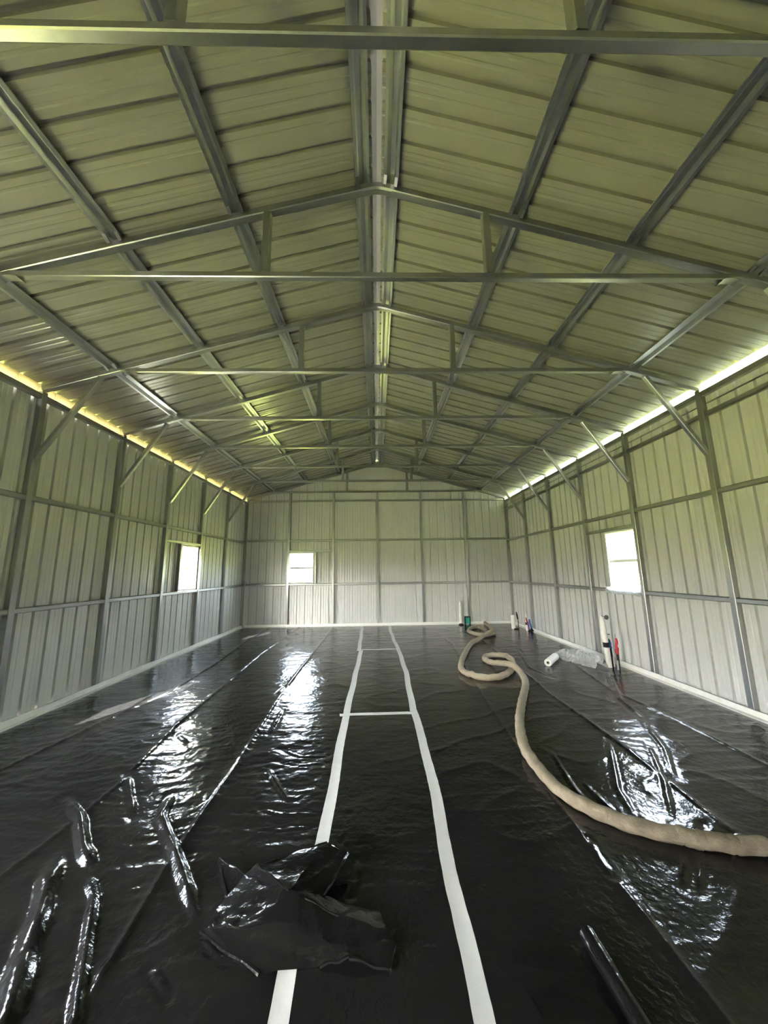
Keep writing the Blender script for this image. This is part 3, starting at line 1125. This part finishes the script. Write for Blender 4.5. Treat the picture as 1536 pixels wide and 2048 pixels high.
def wobble(a, b, n, amp, seed):
    rnd = random.Random(seed)
    a = Vector(a); b = Vector(b)
    out = []
    for i in range(n + 1):
        t = i / n
        p = a.lerp(b, t)
        if 0 < i < n: p += Vector((rnd.uniform(-amp, amp), rnd.uniform(-amp, amp), 0))
        out.append(p)
    return out


# tall white drain riser by the right wall
t = tag(empty('drain_pipe', (3.345, 5.34, 0.004)), 'tall white plastic drain pipe with a black band and hanging cap, by the right wall', 'pipe')
tube_obj('pipe', [(0, 0, 0), (-.012, 0, .30), (-.022, .0, .42), (-.032, 0, .66)], .037, M_PVC, t, 18)
tube_obj('coupling', [(-.026, 0, .40), (-.033, 0, .60)], [.041, .041], M_PVC, t, 18)
tube_obj('black_band', [(-.0135, 0, .285), (-.0165, 0, .355)], .0395, M_BLACK, t, 18)
tube_obj('torn_neck', [(-.031, 0, .655), (-.036, 0, .70), (-.048, 0, .735)], [.034, .026, .008], M_PVC, t, 12)
tube_obj('cap_strap', [(-.048, -.004, .732), (-.03, -.02, .728), (-.005, -.03, .720)], .004, M_DARK, t, 6)
tube_obj('hanging_cap', [(.006, -.034, .712), (.010, -.052, .710)], [.033, .033], M_DARK, t, 18)
tube_obj('side_nub', [(.006, -.03, .47), (.022, -.05, .472)], .008, M_DARK, t, 8)
# cold and hot supply stubs next to it
t = tag(empty('water_pipe', (3.415, 5.37, 0.004)), 'blue-wrapped water pipe stub right beside the tall white drain pipe', 'pipe')
tube_obj('sleeve', wobble((0, 0, .05), (-.006, 0, .26), 4, .003, 1), .015, M_BLACK, t)
tube_obj('blue_wrap', wobble((-.006, 0, .255), (-.016, 0, .39), 6, .006, 2), [.019, .022, .019, .02, .018, .017, .010], M_BLUE, t)
tube_obj('metal_sleeve', [(.012, -.02, 0), (.012, -.02, .15)], .012, M_GALV, t)
tube_obj('foot', [(0, 0, 0), (0, 0, .06)], [.022, .017], M_BLACK, t)
t = tag(empty('water_pipe', (3.395, 5.21, 0.004)), 'red-wrapped water pipe stub standing alone in front of the tall white drain pipe', 'pipe')
tube_obj('metal_sleeve', [(-.012, -.006, 0), (-.012, -.006, .13)], .012, M_GALV, t)
tube_obj('sleeve', [(.004, 0, 0), (.004, 0, .22)], .016, M_BLACK, t)
tube_obj('red_wrap', wobble((.004, 0, .215), (.008, 0, .43), 8, .006, 3), [.019, .023, .024, .020, .016, .018, .018, .017, .012], M_RED, t)
tube_obj('wire_end', [(.006, 0, .43), (0, 0, .455), (.002, 0, .49)], .003, M_DARK, t, 6)
# far right corner group
t = tag(empty('drain_pipe', (3.27, 8.78, 0.004)), 'short thick white drain pipe stub in the far right corner', 'pipe')
tube_obj('pipe', [(.005, 0, 0), (0, 0, .33)], .050, M_PVC, t, 18)
tube_obj('foot', [(.045, -.05, 0), (.045, -.05, .02)], .05, M_BLACK, t, 12)
t = tag(empty('water_pipe', (3.414, 8.84, 0.004)), 'bent dark water pipe between the two white pipes of the far right corner', 'pipe')
tube_obj('sleeve', [(0, 0, 0), (.004, 0, .14), (-.004, 0, .24)], .011, M_DARK, t)
tube_obj('dark_wrap', [(-.004, 0, .22), (-.014, 0, .30), (-.03, 0, .39)], [.018, .020, .010], M_BLACK, t)
t = tag(empty('drain_pipe', (3.50, 8.52, 0.004)), 'thin white drain pipe with torn pointed top and black band, near the far right corner', 'pipe')
tube_obj('pipe', [(0, 0, 0), (-.006, 0, .30)], .034, M_PVC, t, 16)
tube_obj('torn_top', [(-.006, 0, .29), (-.010, 0, .36), (-.02, 0, .46)], [.034, .026, .004], M_PVC, t, 10)
tube_obj('black_band', [(0, 0, .13), (-.002, 0, .19)], .0365, M_BLACK, t, 16)
t = tag(empty('water_pipe', (3.505, 8.37, 0.004)), 'leaning blue water pipe stub near the far right corner', 'pipe')
tube_obj('blue_wrap', wobble((.03, 0, .06), (-.01, 0, .27), 5, .006, 6), .018, M_BLUE, t)
tube_obj('foot', [(.03, -.01, 0), (.03, 0, .07)], [.05, .018], M_BLACK, t)
t = tag(empty('water_pipe', (3.47, 8.42, 0.004)), 'leaning purple and red water pipe stub against the thin white pipe', 'pipe')
tube_obj('purple_wrap', wobble((.03, 0, .03), (.0, 0, .20), 4, .006, 7), .017, M_PURPLE, t)
tube_obj('red_wrap', wobble((.0, 0, .195), (-.03, 0, .31), 4, .005, 8), [.018, .018, .017, .014, .008], M_RED, t)
tube_obj('foot', [(.03, 0, 0), (.03, 0, .035)], [.03, .018], M_BLACK, t)
# back wall group
t = tag(empty('drain_pipe', (2.165, 9.535, 0.004)), 'slim tall white drain pipe standing before the back wall', 'pipe')
tube_obj('pipe', [(0, 0, 0), (.010, 0, .60)], .038, M_PVC, t, 16)
tube_obj('foot', [(.0, -.02, 0), (.0, -.01, .03)], [.075, .045], M_BLACK, t, 14)
t = tag(empty('outlet_box', (2.345, 9.54, 0.004)), 'small teal plastic box with black sides on the floor before the back wall', 'box')
bm = bmesh.new(); box(bm, (-.055, -.045, .03), (.055, .045, .20)); bmesh.ops.bevel(bm, geom=bm.edges[:], offset=.008, segments=2, affect='EDGES')
obj('body', bm, M_TEAL, t)
for sx in (-1, 1):
    bm = bmesh.new(); box(bm, (sx * .062 - .010, -.05, .0), (sx * .062 + .010, .05, .215)); bmesh.ops.bevel(bm, geom=bm.edges[:], offset=.004, segments=1, affect='EDGES')
    obj('side_plate', bm, M_BLACK, t)
bm = bmesh.new(); box(bm, (-.052, -.055, .19), (.052, .05, .212)); bmesh.ops.bevel(bm, geom=bm.edges[:], offset=.004, segments=1, affect='EDGES')
obj('lid', bm, M_BLACK, t)
tube_obj('wire_loop', [(-.03, -.04, .21), (-.02, -.04, .26), (.02, -.04, .26), (.03, -.04, .21)], .003, M_PVC, t, 6)

# roll of clear film and the film pulled off it
ra, rb = Vector((2.50, 5.46, .057)), Vector((2.80, 5.83, .057))
t = tag(empty('film_roll', (2.50, 5.46, .004)), 'white roll of clear plastic film with a hollow core lying on the black plastic', 'film roll')
o_ = Vector(t.location)
d_ = (rb - ra).normalized()
bm = bmesh.new()
seg = 28
s_ = d_.cross(Vector((0, 0, 1))).normalized(); v_ = s_.cross(d_)
L_ = (rb - ra).length
ring = lambda c, r: [bm.verts.new(c - o_ + (s_ * math.cos(a) + v_ * math.sin(a)) * r) for a in [2 * math.pi * k / seg for k in range(seg)]]
R = [ring(ra + d_ * .004, .020), ring(ra, .024), ring(ra, .049), ring(ra + d_ * .004, .053), ring(ra + d_ * (L_ * .5), .0525), ring(rb - d_ * .004, .053), ring(rb, .049), ring(rb, .024), ring(rb - d_ * .004, .020)]
for A, B in zip(R, R[1:] + R[:1]):
    for j in range(seg):
        bm.faces.new((A[j], A[(j + 1) % seg], B[(j + 1) % seg], B[j]))
obj('film_winding', bm, M_ROLL, t, 40)
bm = bmesh.new()
R = [ring(ra + d_ * -.003, .0135), ring(ra + d_ * -.003, .0195), ring(rb + d_ * .003, .0195), ring(rb + d_ * .003, .0135)]
for A, B in zip(R, R[1:] + R[:1]):
    for j in range(seg):
        bm.faces.new((A[j], A[(j + 1) % seg], B[(j + 1) % seg], B[j]))
obj('cardboard_core', bm, M_DARK, t, 40)

# loose crumpled clear film
ctr = [(2.86, 5.95), (2.98, 5.98), (3.12, 5.82), (3.18, 5.62), (3.17, 5.42), (3.17, 5.24)]
wid = [.07, .16, .24, .24, .17, .09]
P = catmull([(x, y, w) for (x, y), w in zip(ctr, wid)], 12)
P = np.array(P)
dd = np.gradient(P[:, :2], axis=0); dd /= np.linalg.norm(dd, axis=1)[:, None]
nr = np.stack([-dd[:, 1], dd[:, 0]], 1)
m_ = 15
P = P[::2]; nr = nr[::2]
tt = np.linspace(-1, 1, m_)
rg = np.random.default_rng(5)
X = P[:, 0:1] + nr[:, 0:1] * tt[None] * P[:, 2:3]
Y = P[:, 1:2] + nr[:, 1:2] * tt[None] * P[:, 2:3]
X = np.minimum(X + rg.uniform(-.02, .02, X.shape), np.where(Y < 5.62, 3.292, 3.51))
Y = Y + rg.uniform(-.02, .02, Y.shape)
env = (1 - tt[None] ** 2) * np.clip(np.linspace(.25, 2.5, len(P)), 0, 1)[:, None]
Z = .008 + floor_h(X, Y) + env * (.060 + rg.uniform(0, .105, X.shape))
o = grid_obj('clear_film', X, Y, Z, M_FILM)
o.data.polygons.foreach_set('use_smooth', [False] * len(o.data.polygons))
tag(o, 'crumpled clear plastic film pulled off the white roll, bunched at the drain pipe foot', 'plastic film')
